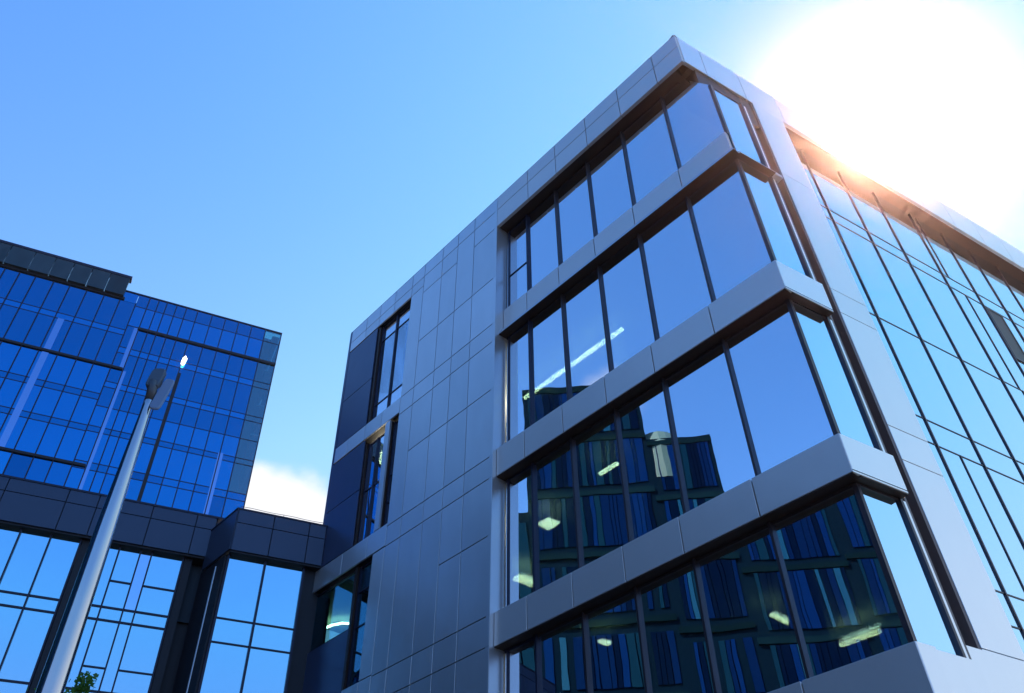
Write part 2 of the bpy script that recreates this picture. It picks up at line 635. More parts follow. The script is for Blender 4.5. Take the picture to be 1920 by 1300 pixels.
# reveal at the left end of the glazing (side of the wing)
mb = MB()
mb.box(FA, 7.27, 7.40, 0.002, 0.62, 5.3, 22.93)
mb.build('window_reveal', 'panel', office)
# corner post and right-hand panes of the bay
for r, (z0, z1) in enumerate(rowsA):
    top = 20.36 if r == 0 else z1
    z0 = 17.47 if r == 0 else z0
    fr = MB()
    fr.box(FG, 0.0, 0.055, -0.02, 0.06, z0, top)
    fr.box(FG, 0.055, 1.0, -0.02, 0.05, top - 0.04, top)
    fr.box(FG, 0.055, 1.0, -0.02, 0.05, z0, z0 + 0.03)
    fr.box(FG, 0.97, 1.03, -0.05, 0.08, z0, top)
    wdw = fr.build('window', 'mullion', office)
    pn = MB()
    pn.box(FG, 0.05, 0.975, 0.0, 0.012, z0 + 0.02, top - 0.02)
    pn.build('glass_pane', 'glass_b', wdw)
    fr = MB()
    fr.box(FG, 1.03, 1.16, -0.01, 0.1, z0, top)
    fr.build('edge_frame', 'panel_lit', office)
# recess between bay and pier
mb = MB()
mb.box(FG, 1.17, 1.23, 0.0, 0.7, 5.95, 20.36)
mb.box(FG, 1.17, 2.2, 0.70, 0.8, 5.95, 21.6)
mb.box(FB, 2.42, 2.50, 0.012, 0.75, 6.06, 21.62)
mb.build('recess_lining', 'recess', office)

# --- pier on the right-hand face
mb = MB()
zs = [6.06, 6.44, 9.85, 10.62, 13.54, 14.27, 18.40, 21.62]
for z0, z1 in zip(zs, zs[1:]):
    mb.box(FB, 2.50, 3.63, 0.0, 0.40, z0 + J * .7, z1 - J * .7)
mb.build('corner_pier', 'panel_lit', office, bevel=0.004)

# --- curtain wall on the right-hand face
mulB = [3.66, 4.76, 6.30, 7.80, 9.45, 11.0, 12.4, 13.8, 15.3, 16.8, 18.3, 19.8, 21.3, 22.8]
hB = [0.3, 4.0, 7.35, 8.0, 11.2, 11.88, 14.86, 18.38, 18.88, 21.62]
GB = 0.42
for a, b in zip(mulB, mulB[1:]):
    for k, (z0, z1) in enumerate(zip(hB[2:], hB[3:])):
        m_ = MB()
        m_.box(FB, a + 0.02, b - 0.02, GB, GB + 0.012, z0 + 0.01, z1 - 0.01)
        m_.build('glass_pane', 'glass_b', office)
mb = MB()
for a, b in zip(mulB, mulB[1:]):
    mb.box(FB, a + 0.02, b - 0.02, GB, GB + 0.012, 0.3, 7.33)
mb.build('lower_glazing', 'glass_b', office)
for a in mulB[1:]:
    m_ = MB()
    m_.box(FB, a - 0.02, a + 0.02, GB - 0.03, GB + 0.05, 0.2, 21.60)
    m_.build('mullion', 'mullion', office)
for z in hB[1:-1]:
    m_ = MB()
    m_.box(FB, 3.64, 22.8, GB - 0.012, GB + 0.04, z - 0.014, z + 0.014)
    m_.build('transom', 'mullion', office)
for (s, za, zb) in ((5.5, 8.0, 11.2), (10.2, 14.86, 18.38), (10.3, 11.88, 14.86), (9.75, 18.88, 21.6), (14.4, 14.86, 18.38)):
    m_ = MB()
    m_.box(FB, s - 0.015, s + 0.015, GB - 0.02, GB + 0.04, za, zb)
    m_.build('mullion', 'mullion', office, label='thin intermediate mullion')
fr = MB()      # an opened ventilation sash
for (a, b, z0, z1) in ((11.05, 11.1, 16.3, 18.3), (11.75, 11.8, 16.3, 18.3), (11.1, 11.75, 16.3, 16.35), (11.1, 11.75, 18.25, 18.3)):
    fr.box(FB, a, b, GB - 0.035, GB - 0.005, z0, z1)
vs = fr.build('ventilation_sash', 'mullion', office, label='narrow dark ventilation opening in the right-hand glazing')
pn = MB()
pn.box(FB, 11.1, 11.75, GB - 0.02, GB - 0.004, 16.35, 18.25)
pn.build('louvre', 'soffit', vs)
# end wall and hidden walls
mb = MB()
mb.box(FB, 22.84, 23.3, 0.0, 12.0, 0.0, 22.93)
mb.build('end_wall', 'panel', office)

# --- left wing: cladding, windows
mb = MB()
zsA = [4.2, 8.60, 9.26, 11.14, 12.65, 13.26, 15.32, 16.96, 17.62, 19.42, 21.56, 22.35, 22.94]
colW = [7.27, 8.36, 9.20, 10.0, 10.98]
for i, (a, b) in enumerate(zip(colW, colW[1:])):
    z = list(zsA)
    if i >= 2:
        z.remove(11.14)
    if i == 1:
        z.remove(21.56)
    panel_grid(mb, FA, (a, b), z, 0.0, 0.05)
panel_grid(mb, FA, (10.98, 11.66), [4.2, 8.60, 9.26, 12.65, 13.26, 16.96, 17.62, 21.9, 22.35, 22.94], 0.0, 0.05)
panel_grid(mb, FA, (11.66, 12.66, 13.55, 14.4, 15.36), [21.9, 22.35, 22.94], 0.0, 0.05)
panel_grid(mb, FA, (11.66, 12.66, 13.62, 14.62, 15.36), [17.06, 17.66], 0.0, 0.05)
panel_grid(mb, FA, (11.66, 12.66, 14.0, 15.50), [12.68, 13.36], 0.0, 0.05)
panel_grid(mb, FA, (11.66, 12.28, 13.14), [4.2, 8.6, 9.30], 0.0, 0.05)
panel_grid(mb, FA, (11.66, 12.28), [9.30, 12.66], 0.0, 0.05)
mb.build('wall_cladding', 'panel', office, bevel=0.004)
mb = MB()
panel_grid(mb, FA, (13.62, 15.36), [17.68, 19.6, 21.88], 0.012, 0.05)
panel_grid(mb, FA, (13.54, 15.48), [13.38, 15.25, 17.04], 0.012, 0.05)
mb.build('wall_cladding', 'navy', office, bevel=0.004, label='dark navy cladding at the far left end')
mb = MB()      # dark backing shows in the joints
mb.box(FA, 7.42, 11.62, 0.052, 0.5, 4.2, 22.90)
for (s0, s1, z0, z1) in ((11.62, 15.36, 21.92, 22.90), (11.62, 15.38, 17.1, 17.62), (11.62, 15.45, 12.70, 13.32), (13.80, 15.36, 17.7, 21.86), (13.66, 15.46, 13.4, 17.0), (11.62, 12.27, 9.2, 12.66), (11.62, 13.12, 4.2, 9.28)):
    mb.box(FA, s0, s1, 0.053, 0.5, z0, z1)
mb.build('wall_backing', 'joint', office)
mb = MB()
mb.box(FA, 15.37, 15.50, 0.01, 9.0, 13.38, 22.93)
mb.build('end_wall', 'navy', office)


def wing_window(s0, s1, z0, z1, muls, hs_, mname='glass_a', gl=0.18, frame='mullion_dark'):
    fr = MB()
    for s in [s0 + .03] + muls + [s1 - .03]:
        fr.box(FA, s - 0.028, s + 0.028, gl - 0.05, gl + 0.06, z0, z1)
    for z in [z0 + .02] + hs_ + [z1 - .02]:
        fr.box(FA, s0, s1, gl - 0.02, gl + 0.05, z - 0.02, z + 0.02)
    w_ = fr.build('window', frame, office)
    ed = [s0] + muls + [s1]
    hh = [z0] + hs_ + [z1]
    for a, b in zip(ed, ed[1:]):
        p_ = MB()
        for z, y in zip(hh, hh[1:]):
            p_.box(FA, a + 0.01, b - 0.01, gl, gl + 0.012, z + 0.01, y - 0.01)
        p_.build('glass_pane', mname, w_)
    # dark reveal on the far side
    rv = MB()
    rv.box(FA, s1, s1 + 0.12, 0.06, 0.5, z0, z1)
    rv.build('window_reveal', 'soffit', office)
    return w_


wing_window(11.66, 13.50, 17.68, 21.88, [12.62], [21.2, 18.4])
wing_window(11.62, 12.10, 13.38, 17.0, [], [15.1, 14.2])
wing_window(12.38, 13.48, 13.38, 16.90, [12.98], [15.2])
mb = MB()
mb.box(FA, 12.12, 12.37, 0.0, 0.3, 13.38, 17.04)
mb.build('window_pier', 'panel', office)
mb = MB()
mb.box(FA, 11.65, 17.2, 2.6, 2.7, 4.2, 12.6)
mb.box(FA, 12.14, 12.26, 0.52, 2.6, 4.2, 12.6)
mb.build('interior_wall', 'wall_in', office)
mb = MB()
mb.box(FA, 12.28, 17.2, 0.3, 2.6, 12.62, 12.68)
mb.build('interior_ceiling', 'floor_in', office)
wing_window(12.30, 13.14, 9.32, 12.64, [], [10.9, 11.9], 'glass_teal')
wing_window(13.30, 16.6, 10.95, 12.64, [15.9], [], 'glass_teal', 0.16)
mb = MB()
mb.box(FA, 13.32, 16.4, 0.10, 0.2, 4.2, 10.93)
mb.build('wall_cladding', 'navy', office, label='dark blue panels under the low corner window')
mb = MB()
mb.box(FA, 15.52, 16.6, 0.02, 0.5, 12.66, 13.38)
mb.build('wall_cladding', 'panel', office)

# lights hanging under the ceilings
lights = [((5.0, 8.9), 2.30, 2.42, 16.95, 'long straight white ceiling light behind the second row of glass'),
          ((5.32, 5.9), 1.72, 1.82, 12.5, None), ((8.1, 8.5), 2.2, 2.6, 12.5, None), ((10.8, 11.1), 3.7, 4.4, 12.5, None),
          ((2.2, 3.1), 5.42, 5.56, 8.42, None), ((3.1, 3.2), 3.1, 3.7, 8.42, None), ((6.0, 6.12), 1.35, 1.6, 8.42, None)]
for (s0, s1), g0, g1, z, lab in lights:
    mb = MB()
    mb.box(lambda s, g, zz: Vector((*(P0 + dA * s + iA * g), zz)), s0, s1, g0, g1, z, z + 0.05)
    mb.build('ceiling_light', 'lamp_on', office, label=lab)
mb = MB()
pts = [Vector((*(P0 + dA * s + iA * g_), 12.45)) for s, g_ in ((17.1, 1.3), (16.9, 1.3), (16.6, 1.35), (16.3, 1.5), (16.15, 1.75), (16.25, 2.1), (16.5, 2.4))]
mb.tube(pts, [0.035] * 7, 8)
mb.build('ceiling_light', 'lamp_on', office, label='curved yellow ceiling light behind the low corner window')
mb = MB()
mb.box(FA, 12.7, 15.0, 1.2, 1.35, 15.2, 16.9)
mb.build('interior_wall', painted('lit_room_wall', (0.75, 0.68, 0.5), 0.8, 0, 0.05), office)
mb = MB()
mb.box(FA, 13.3, 13.9, 0.5, 1.0, 16.7, 16.75)
mb.build('ceiling_light', 'lamp_on', office)

# ================================================================== LOW CONNECTING BLOCK (projecting grey box)
link = thing('connecting_block', 'low projecting block in dark grey panels wedged between the tower and the large office', 'building', (*(I1 + dC * -1.3), 0))
mb = MB()
sE = [-2.66, -1.57, -0.51, 0.0]
for a, b in zip(sE, sE[1:]):
    mb.box(FE, a + (J if a > -2.6 else 0), b - J, 0, 0.06, 13.42, 14.28)
    mb.box(FE, a + (J if a > -2.6 else 0), b - J, 0, 0.06, 14.30, 14.71)
mb.build('fascia', 'panel_dark', link, bevel=0.004)
mb = MB()
mb.box(FE, -2.58, 0.0, 0.065, 0.15, 13.43, 14.70)
mb.build('fascia_backing', 'joint', link)


def side(s, g0, g1, z0, z1, mb_, th=0.06):
    """panel on the left return of the block, running back along the big facade's direction"""
    a = FE(s, 0, 0).xy
    p0, p1 = a + dA * g0, a + dA * g1
    q0, q1 = p0 + dC * th, p1 + dC * th
    mb_.hexa([(*p0, z0), (*p1, z0), (*q1, z0), (*q0, z0), (*p0, z1), (*p1, z1), (*q1, z1), (*q0, z1)])


LR = GD / (dA @ iC)
mb = MB()
side(-2.661, 0.0, LR * 1.02, 13.42, 14.71, mb)
mb.build('side_fascia', 'panel_dark', link)
mb = MB()
mb.box(FE, -2.62, 0.05, 0.04, 2.2, 13.36, 13.415)
mb.build('soffit', 'joint', link)
mb = MB()
mb.box(FE, -2.68, 0.02, -0.015, 0.25, 14.71, 14.76)
side(-2.68, 0.0, LR * 1.05, 14.71, 14.76, mb, 0.2)
mb.build('coping', 'mullion_dark', link)
mb = MB()
mb.box(FE, -2.6, 0.6, 0.2, 3.0, 14.4, 14.6)
mb.build('roof', 'roof', link)
# glazing below
colE = [-2.60, -1.57, -0.45]
for a, b in zip(colE, colE[1:]):
    for z0, z1 in ((11.54, 13.38), (10.88, 11.50), (7.6, 10.84), (6.9, 7.56), (3.6, 6.86), (0.3, 3.56)):
        fr = MB()
        fr.box(FE, a, b, 0.22, 0.30, z1 - 0.005, z1 + 0.035)
        w_ = fr.build('window', 'mullion_dark', link)
        p_ = MB()
        p_.box(FE, a + 0.02, b - 0.02, 0.25, 0.262, z0, z1)
        p_.build('glass_pane', 'glass_d', w_)
for s in colE:
    m_ = MB()
    m_.box(FE, s - 0.03, s + 0.03, 0.18, 0.30, 0.2, 13.38)
    m_.build('mullion', 'mullion_dark', link)
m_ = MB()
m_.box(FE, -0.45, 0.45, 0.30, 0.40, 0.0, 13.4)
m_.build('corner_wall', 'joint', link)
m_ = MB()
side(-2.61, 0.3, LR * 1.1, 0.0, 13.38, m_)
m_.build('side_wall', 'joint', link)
m_ = MB()
side(-2.63, 0.75, 0.80, 2.0, 13.2, m_, 0.03)
m_.build('side_mullion', 'silver', link, label='thin bright strip on the dark side wall')
m_ = MB()
m_.box(FE, -2.5, -0.4, 1.4, 1.5, 0.0, 13.2)
m_.build('interior_wall', 'wall_in', link)

wire = MB()
pts = [FE(-2.55 + 0.32 * k, 0.35, 15.02 + 0.01 * math.sin(k * 1.7)) for k in range(9)]
wire.tube(pts, [0.008] * 9, 6)
w0 = thing('roof_cable', 'thin lightning cable strung just above the roof of the projecting dark block', 'cable', (*FE(-1.2, 0.35, 0).xy, 14.6))
wire.build('cable', 'mullion', w0)
for k in (0, 4, 8):
    p = FE(-2.55 + 0.32 * k, 0.35, 0)
    st = MB()
    st.tube([(p.x, p.y, 14.58), (p.x, p.y, 15.02)], [0.009, 0.009], 6)
    st.build('support_rod', 'mullion', w0)

# ================================================================== LOW LEFT BLOCK
low = thing('low_office_building', 'low blue-glazed office block with a wide dark grey panel band, at the lower left', 'building', (*FD(-8, 0, 0).xy, 0))
mb = MB()
sD = [-16.0, -14.6, -13.2, -11.8, -10.3, -8.80, -7.22, -6.40, -4.90, -3.62, -3.04]
for a, b in zip(sD, sD[1:]):
    mb.box(FD, a + J, b - J, 0, 0.06, 13.86, 14.74)
    mb.box(FD, a + J, b - J, 0, 0.06, 14.76, 15.16)
mb.build('fascia', 'panel_dark', low, bevel=0.004)
mb = MB()
mb.box(FD, -15.98, -3.0, 0.065, 0.15, 13.87, 15.15)
mb.build('fascia_backing', 'joint', low)
mb = MB()
mb.box(FD, -16.0, -2.7, 0.05, 0.6, 13.80, 13.855)
mb.build('soffit', 'joint', low)
mb = MB()
mb.box(FD, -16.0, -2.75, -0.02, 0.3, 15.16, 15.22)
mb.build('coping', 'mullion_dark', low)
mb = MB()
mb.box(FD, -16.0, 0.5, 0.1, 6.0, 14.6, 14.9)
mb.build('roof', 'roof', low)
GDg = 0.25
bays = [(-15.6, -14.8, 0), (-14.8, -13.9, 0), (-13.9, -13.1, 0), (-12.0, -11.2, 0), (-11.2, -10.3, 0), (-10.3, -9.5, 0),
        (-9.5, -8.80, 0), (-8.80, -8.04, 0), (-8.04, -7.27, 0), (-7.27, -6.50, 0),
        (-5.90, -5.46, 2), (-5.46, -4.89, 1), (-4.89, -4.58, 2), (-4.58, -3.70, 1)]
frows = [(12.02, 13.84), (11.66, 11.98), (9.8, 11.62), (8.2, 9.76), (7.8, 8.16), (4.4, 7.76), (4.0, 4.36), (0.3, 3.96)]
for a, b, kind in bays:
    for z0, z1 in frows:
        sp = (z1 - z0) < 0.5
        fr = MB()
        fr.box(FD, a, b, GDg - 0.03, GDg + 0.05, z1 - 0.008, z1 + 0.045)
        if not sp:
            if kind == 1 and z0 > 11.9:
                fr.box(FD, a, b, GDg - 0.03, GDg + 0.05, 12.745, 12.79)
            if kind == 1 and 9 < z0 < 11:
                fr.box(FD, a, b, GDg - 0.03, GDg + 0.05, 10.36, 10.40)
        w_ = fr.build('window', 'mullion_dark', low)
        p_ = MB()
        p_.box(FD, a + 0.01, b - 0.01, GDg, GDg + 0.012, z0, z1)
        p_.build('glass_pane', ('glass_pale' if kind == 2 and z0 > 11.9 and a > -5 else 'glass_d'), w_)
for s in sorted({x for b_ in bays for x in b_[:2]}):
    m_ = MB()
    m_.box(FD, s - 0.022, s + 0.022, GDg - 0.08, GDg + 0.05, 0.2, 13.84)
    m_.build('mullion', 'mullion_dark', low)
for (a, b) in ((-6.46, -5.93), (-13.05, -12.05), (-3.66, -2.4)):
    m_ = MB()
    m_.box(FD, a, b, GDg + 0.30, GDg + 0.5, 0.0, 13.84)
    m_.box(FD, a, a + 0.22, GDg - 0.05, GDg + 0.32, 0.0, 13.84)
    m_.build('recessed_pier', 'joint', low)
m_ = MB()
m_.box(FD, -6.12, -6.06, GDg + 0.1, GDg + 0.18, 2.0, 13.6)
m_.build('bright_strip', 'silver', low, label='thin bright vertical strip in the dark recess')
for (a, b) in ((-3.45, -2.9),):
    p_ = MB()
    p_.box(FD, a, b, GDg + 0.2, GDg + 0.21, 12.0, 13.7)
    p_.build('glass_pane', 'wall_in', low)
m_ = MB()
m_.box(FD, -16.0, -2.4, GDg + 1.6, GDg + 1.7, 0.0, 13.8)
m_.build('interior_wall', 'wall_in', low)

# ================================================================== BLUE GLASS TOWER
tower = thing('glass_tower', 'tall deep-blue glass tower rising behind the low blocks at the left', 'building', (*FT(-6, 0, 0).xy, 0))
colL = [-20.0 + 0.62 * k for k in range(13)] + [-12.15, -11.64, -11.19, -10.70, -10.13, -9.62, -9.07, -8.50, -7.98, -7.45]
colL = sorted(set(round(x, 3) for x in colL if x < -12.3)) + [-12.15, -11.64, -11.19, -10.70, -10.13, -9.62, -9.07, -8.50, -7.98, -7.45]
colR = [-7.45, -7.07, -6.76, -6.48, -6.14, -5.80, -5.40, -4.88, -4.40, -3.92, -3.43, -2.92, -2.32]
rowL = [23.02, 21.74, 21.50, 20.10, 18.90, 18.66, 17.64, 17.42, 16.22, 15.3, 12.0, 8.0, 4.0, 1.8]
rowR = [23.48, 22.92, 21.98, 20.98, 20.72, 19.45, 19.22, 18.44, 17.66, 17.45, 16.36, 16.10, 15.2, 12.0, 8.0, 4.0, 1.8]
pale = {(-10.13, 'L'), (-3.43, 'R')}
npane = 0


def tower_cols(cols, rows, tag):
    for a, b in zip(cols, cols[1:]):
        vis = a > -12.3
        groups = []
        if vis:
            zz = [z for z in rows]
            # one bay piece per two rows of glass
            for i in range(0, len(zz) - 1, 2):
                groups.append([(zz[j + 1], zz[j]) for j in range(i, min(i + 2, len(zz) - 1))])
        else:
            groups.append([(rows[j + 1], rows[j]) for j in range(len(rows) - 1)])
        for grp in groups:
            yield a, b, grp, vis


cells = []
for cols, rows, tg in ((colL, rowL, 'L'), (colR, rowR, 'R')):
    for a, b, grp, vis in tower_cols(cols, rows, tg):
        cells.append((vis and grp[0][1] > 16.0, a, b, grp, tg))
rest = MB()
cells.sort(key=lambda c: (not c[0], -c[3][0][1]))
for k, (vis, a, b, grp, tg) in enumerate(cells):
    tgt = MB() if (vis and npane < 98) else rest
    for z0, z1 in grp:
        tgt.box(FT, a + 0.006, b - 0.006, 0.0, 0.006, z0 + 0.004, z1 - 0.004)
    if tgt is not rest:
        npane += 1
        mname = 'glass_teal' if a > -2.95 and z1 < 23 else 'glass_c'
        tgt.build('glass_panel', mname, tower)
rest.box(FT, -7.98, -7.46, 0.0, 0.006, 23.03, 23.48)
o = rest.build('glass_field', 'glass_c', tower)
o['kind'] = 'stuff'
mb = MB()
for cols, rows in ((colL, rowL), (colR, rowR)):
    for s in cols[1:]:
        mb.box(FT, s - 0.017, s + 0.017, -0.03, 0.03, 1.5, rows[0])
    for z in rows[1:-1]:
        mb.box(FT, cols[0], cols[-1], -0.008, 0.02, z - 0.013, z + 0.013)
mb.build('mullion_grid', 'mullion_dark', tower)
# heavy dark lines: gutters and the downpipe
for s0, s1, z, h in ((-20, -7.1, 20.06, 0.085), (-20, -7.1, 16.20, 0.085), (-7.1, -2.3, 21.93, 0.10), (-20, -7.85, 23.10, 0.10)):
    m_ = MB()
    m_.box(FT, s0, s1, -0.06, 0.01, z - h / 2, z + h / 2)
    m_.build('dark_ledge', 'joint', tower)
m_ = MB()
m_.box(FT, -5.42, -5.31, -0.07, 0.01, 15.0, 20.45)
m_.build('downpipe', 'joint', tower)
# pale vertical fins
M['fin'] = glass('pale_strip', (0.30, 0.46, 0.80), (0.2, 0.3, 0.4), 0.95, 6.0, rv=0.1)
for s, w, z0, z1 in ((-9.42, 0.20, 16.25, 21.5), (-7.13, 0.16, 20.1, 21.93), (-7.02, 0.12, 15.1, 20.0), (-3.40, 0.16, 15.2, 17.7)):
    m_ = MB()
    m_.box(FT, s - w / 2, s + w / 2, -0.022, -0.002, z0, z1)
    m_.build('pale_fin', 'fin', tower)
# parapet strip top left: tilted dark panels
M['weathered'] = painted('weathered_glass', (0.05, 0.075, 0.085), 0.2, 0.4, 0.8, scale=1.4, bump=0.05)
mb = MB()
sP = [-20 + 0.75 * k for k in range(10)] + [-12.5, -11.75, -11.0, -10.35, -9.75, -9.15, -8.55, -7.9]
for a, b in zip(sP, sP[1:]):
    mb.box(FT, a + .01, b - .01, -0.16, 0.0, 23.14, 24.0)
mb.build('parapet_panel', 'weathered', tower)
mb = MB()
mb.box(FT, -20, -7.86, -0.18, 0.1, 24.0, 24.1)
mb.box(FT, -7.96, -2.3, -0.03, 0.08, 23.48, 23.53)
mb.build('coping', 'mullion_dark', tower)
# side and body
mb = MB()
mb.box(FT, -2.34, -2.31, 0.0, 4.0, 0.9, 23.47)
mb.build('side_glazing', 'glass_c', tower)
mb = MB()
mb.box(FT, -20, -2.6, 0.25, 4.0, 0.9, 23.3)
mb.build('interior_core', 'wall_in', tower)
for z in (23.3, 21.6, 20.0, 18.75, 17.5, 16.2):
    m_ = MB()
    m_.box(FT, -2.62, -2.36, 0.02, 3.9, z - 0.06, z)
    m_.build('floor_slab', 'floor_in', tower)
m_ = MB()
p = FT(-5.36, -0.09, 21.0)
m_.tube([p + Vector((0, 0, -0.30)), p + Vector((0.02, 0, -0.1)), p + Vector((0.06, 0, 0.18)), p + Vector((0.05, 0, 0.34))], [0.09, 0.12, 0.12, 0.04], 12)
m_.build('white_spot', 'spot_white', tower, smooth=True)  # small glowing white blob added on the tower face above the downpipe

# ================================================================== STREET LAMP
lx, ly = -2.475, 4.325
lamp = thing('street_lamp', 'tall tapered steel street lamp with a flat dark head, in front of the blue glass', 'street lamp', (lx, ly, 0))
mb = MB()
mb.tube([(lx, ly, 0.0), (lx, ly, 0.35)], [0.11, 0.10], 24)
mb.build('base_collar', 'steel', lamp, smooth=True)
mb = MB()
zz = [0.3, 1.5, 3.3, 4.2, 4.8, 5.15, 5.24]
mb.tube([(lx, ly, z) for z in zz], [0.080, 0.075, 0.066, 0.057, 0.041, 0.030, 0.027], 32)
mb.build('pole', 'steel', lamp, smooth=True)
mb = MB()
mb.tube([(lx, ly, 5.20), (lx - 0.005, ly, 5.30), (lx - 0.01, ly + 0.0, 5.36)], [0.030, 0.040, 0.045], 16, squash=[(1, 1), (1, .8), (1, .6)])
mb.build('neck', 'lamp_grey', lamp, smooth=True)
# flat head reaching out over the path, seen from below


def lamp_plate(c, u, v, n, L, W, T, mb_):
    ring = []
    N = 20
    for k in range(N):
        t = 2 * math.pi * k / N
        ex = 0.4
        x = math.copysign(abs(math.cos(t)) ** ex, math.cos(t)) * L / 2
        y = math.copysign(abs(math.sin(t)) ** ex, math.sin(t)) * W / 2
        ring.append(c + u * x + v * y)
    b = len(mb_.v)
    mb_.v += [p - n * T / 2 for p in ring] + [p + n * T / 2 for p in ring]
    for k in range(N):
        mb_.f.append((b + k, b + (k + 1) % N, b + N + (k + 1) % N, b + N + k))
    mb_.f.append(tuple(b + k for k in reversed(range(N))))
    mb_.f.append(tuple(b + N + k for k in range(N)))


hc = Vector((lx - 0.02, ly + 0.03, 5.42))
mb = MB()
lamp_plate(hc, Vector((-0.1, 0.35, 1.0)).normalized(), Vector((1, 0.1, 0)).normalized(), Vector((0, 1, -0.35)).normalized(), 0.24, 0.095, 0.04, mb)
hd = mb.build('lamp_head', 'lamp_grey', lamp, bevel=0.006)
mb = MB()
lamp_plate(Vector((lx + 0.065, ly + 0.02, 5.27)), Vector((0.02, 0.25, 1.0)).normalized(), Vector((1, 0.2, -0.1)).normalized(), Vector((0, 1, -0.25)).normalized(), 0.34, 0.075, 0.02, mb)
mb.build('lamp_lens', 'lamp_glass', hd, bevel=0.006)


# ================================================================== YOUNG TREE (its tip shows at the bottom left)
def tree(loc, h, label, seed, nl=2400):
    rnd = random.Random(seed)
    t = thing('young_tree', label, 'tree', loc)
    tr = MB()
    x, y, _ = loc
    tr.tube([(x, y, 0), (x + .03, y, h * .35), (x - .02, y + .02, h * .7), (x, y, h * .93)], [0.07, 0.055, 0.03, 0.008], 10)
    tips = []
    for k in range(26):
        z = h * (0.3 + 0.62 * k / 25)
        a = k * 2.4
        L = (h - z) * 0.42 + 0.12
        p1 = Vector((x + math.cos(a) * L * .5, y + math.sin(a) * L * .5, z + L * .35))
        p2 = Vector((x + math.cos(a) * L, y + math.sin(a) * L, z + L * .85))
        tr.tube([(x, y, z), p1, p2], [0.018, 0.011, 0.004], 6)
        tips += [(p1 * (1 - q) + p2 * q) for q in (0.1, .35, .6, .8, 1.0)]
    tips += [Vector((x, y, h * q)) for q in (.80, .83, .86, .89, .92, .95, .97, .985, 1.0)] * 4
    tr.build('trunk', painted('bark', (0.10, 0.07, 0.045), 0.9, 0, 0.3, scale=9), t)
    cr = MB()
    for k in range(nl):
        c = rnd.choice(tips) + Vector((rnd.gauss(0, .045), rnd.gauss(0, .045), rnd.gauss(0, .05)))
        u = Vector((rnd.uniform(-1, 1), rnd.uniform(-1, 1), rnd.uniform(-.6, 1))).normalized()
        v = u.cross(Vector((rnd.uniform(-1, 1), rnd.uniform(-1, 1), rnd.uniform(-1, 1)))).normalized()
        L, W = rnd.uniform(.035, .075), rnd.uniform(.013, .026)
        b = len(cr.v)
        cr.v += [c, c + u * L * .5 + v * W, c + u * L, c + u * L * .5 - v * W]
        cr.f.append((b, b + 1, b + 2, b + 3))
    m, nt, out = mat('leaves')
    p = nt.nodes.new('ShaderNodeBsdfPrincipled')
    p.inputs['Roughness'].default_value = 0.5
    geo = nt.nodes.new('ShaderNodeNewGeometry')
    rp = nt.nodes.new('ShaderNodeValToRGB')
    rp.color_ramp.elements[0].color = (0.03, 0.10, 0.02, 1)
    rp.color_ramp.elements[1].color = (0.10, 0.24, 0.04, 1)
    nt.links.new(geo.outputs['Random Per Island'], rp.inputs[0])
    nt.links.new(rp.outputs[0], p.inputs['Base Color'])
    tl = nt.nodes.new('ShaderNodeBsdfTranslucent')
    tl.inputs[0].default_value = (0.15, 0.35, 0.04, 1)
    ms = nt.nodes.new('ShaderNodeMixShader')
    ms.inputs[0].default_value = 0.4
    nt.links.new(p.outputs[0], ms.inputs[1])
    nt.links.new(tl.outputs[0], ms.inputs[2])
    nt.links.new(ms.outputs[0], out.inputs[0])
    cr.build('crown', m, t)


tree((-4.24, 7.95, 0), 4.74, 'young green tree whose leafy tip shows beside the lamp pole', 3)

# ================================================================== NEIGHBOUR ACROSS THE COURT (seen mirrored in the windows)
nb = thing('opposite_building', 'dark stepped glass block across the courtyard, mirrored in the lower windows', 'building', (-26, 7, 0))
M['nb_wall'] = painted('neighbour_wall', (0.002, 0.009, 0.020), 0.8, 0, 0.3, spec=0.0)
m_, t_, o_ = mat('neighbour_glass')
gl_ = t_.nodes.new('ShaderNodeBsdfGlossy')
gl_.inputs['Roughness'].default_value = 0.05
geo_ = t_.nodes.new('ShaderNodeNewGeometry')
rp_ = t_.nodes.new('ShaderNodeValToRGB')
rp_.color_ramp.interpolation = 'CONSTANT'
rp_.color_ramp.elements[0].color = (0.002, 0.010, 0.03, 1)
rp_.color_ramp.elements[1].position = 0.35
rp_.color_ramp.elements[1].color = (0.003, 0.022, 0.075, 1)
for p_, c_ in ((0.6, (0.004, 0.034, 0.12, 1)), (0.78, (0.008, 0.045, 0.065, 1)), (0.92, (0.03, 0.13, 0.18, 1))):
    e_ = rp_.color_ramp.elements.new(p_)
    e_.color = c_
t_.links.new(geo_.outputs['Random Per Island'], rp_.inputs[0])
t_.links.new(rp_.outputs[0], gl_.inputs[0])
t_.links.new(gl_.outputs[0], o_.inputs[0])
M['nb_glass'] = m_
M['nb_teal'] = painted('neighbour_spandrel', (0.003, 0.013, 0.020), 0.8, 0.0, 0.6, scale=0.5, spec=0.0)
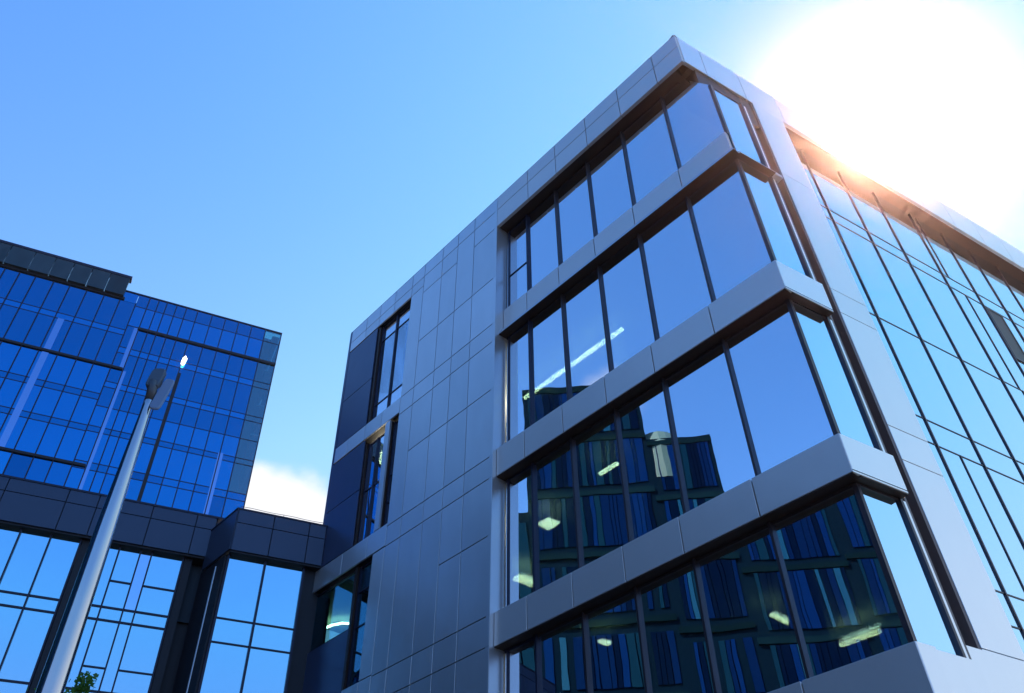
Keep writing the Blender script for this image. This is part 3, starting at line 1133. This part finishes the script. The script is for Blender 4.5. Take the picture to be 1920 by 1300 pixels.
for (y0, y1, zt, zlo) in ((10.2, 17.0, 33.2, 20.0), (6.6, 10.2, 29.0, 15.0), (1.5, 6.6, 24.6, 9.0), (-22.0, 1.5, 25.0, 9.0)):
    m_ = MB()
    m_.hexa([(-34, y0, 0), (-22, y0, 0), (-22, y1, 0), (-34, y1, 0), (-34, y0, zt), (-22, y0, zt), (-22, y1, zt), (-34, y1, zt)])
    m_.build('wall', 'nb_wall', nb)
    m_ = MB()
    m2 = MB()
    z, k = (zt - 3.45) % 3.6, 0
    while z < zt - 3.4:
        y = y0 + 0.25
        while y < y1 - 0.6:
            w = random.choice((0.16, 0.22, 0.3, 0.42))
            if z > zlo or random.random() < 0.93:
                hh = 2.9 if z > zlo else 2.5
                m_.hexa([(-22.1, y, z), (-21.95, y, z), (-21.95, y + w, z), (-22.1, y + w, z), (-22.1, y, z + hh), (-21.95, y, z + hh), (-21.95, y + w, z + hh), (-22.1, y + w, z + hh)])
            y += w + (0.035 if z > zlo else random.choice((0.04, 0.04, 0.06, 0.35)))
        m2.hexa([(-22.1, y0, z + 2.95), (-21.9, y0, z + 2.95), (-21.9, y1, z + 2.95), (-22.1, y1, z + 2.95), (-22.1, y0, z + 3.25), (-21.9, y0, z + 3.25), (-21.9, y1, z + 3.25), (-22.1, y1, z + 3.25)])
        z += 3.6
        k += 1
    m_.build('window_row', 'nb_glass', nb)
    m2.build('floor_band', 'nb_teal', nb)
m_ = MB()
m_.hexa([(-36, 17.02, 0), (-24.8, 17.02, 0), (-24.8, 20.6, 0), (-36, 20.6, 0), (-36, 17.02, 26.5), (-24.8, 17.02, 26.5), (-24.8, 20.6, 26.5), (-36, 20.6, 26.5)])
m_.build('wall', 'nb_wall', nb)
m_ = MB()
for k in range(7):
    for j in range(5):
        z, y = 1.0 + 3.6 * k, 17.2 + 0.68 * j
        m_.hexa([(-24.9, y, z), (-24.75, y, z), (-24.75, y + .6, z), (-24.9, y + .6, z), (-24.9, y, z + 3.2), (-24.75, y, z + 3.2), (-24.75, y + .6, z + 3.2), (-24.9, y + .6, z + 3.2)])
m_.build('window_row', 'nb_glass', nb)
# pale rounded stair head on the middle block
m_ = MB()
rr = [(-24.5 + 2.6 * math.cos(t), 9.4 + 1.9 * math.sin(t)) for t in [math.pi * 2 * k / 24 for k in range(24)]]
b0 = len(m_.v)
for z in (25.2, 27.6, 28.6, 29.4):
    q = {25.2: 1, 27.6: 1, 28.6: .8, 29.4: .3}[z]
    m_.v += [Vector((-24.5 + (x + 24.5) * q, 9.4 + (y - 9.4) * q, z + 1.2)) for x, y in rr]
for j in range(3):
    for k in range(24):
        m_.f.append((j * 24 + k, j * 24 + (k + 1) % 24, (j + 1) * 24 + (k + 1) % 24, (j + 1) * 24 + k))
m_.build('stair_head', painted('pale_render', (0.07, 0.13, 0.12), 0.6, 0, 0.3, scale=1.2), nb)

# ================================================================== SUNLIT AIR
HAZE = 0.00062
if HAZE:
    hz = MB()
    hz.hexa([(-310, -310, -1.5), (310, -310, -1.5), (310, 310, -1.5), (-310, 310, -1.5), (-310, -310, 43.6), (310, -310, 43.6), (310, 310, 43.6), (-310, 310, 43.6)])
    m, t, out = mat('haze')
    v = t.nodes.new('ShaderNodeVolumePrincipled')
    v.inputs['Color'].default_value = (1.0, 0.56, 0.44, 1)
    v.inputs['Density'].default_value = HAZE
    v.inputs['Anisotropy'].default_value = 0.963
    t.links.new(v.outputs[0], out.inputs['Volume'])
    o = hz.build('haze', m)
    o['kind'] = 'stuff'
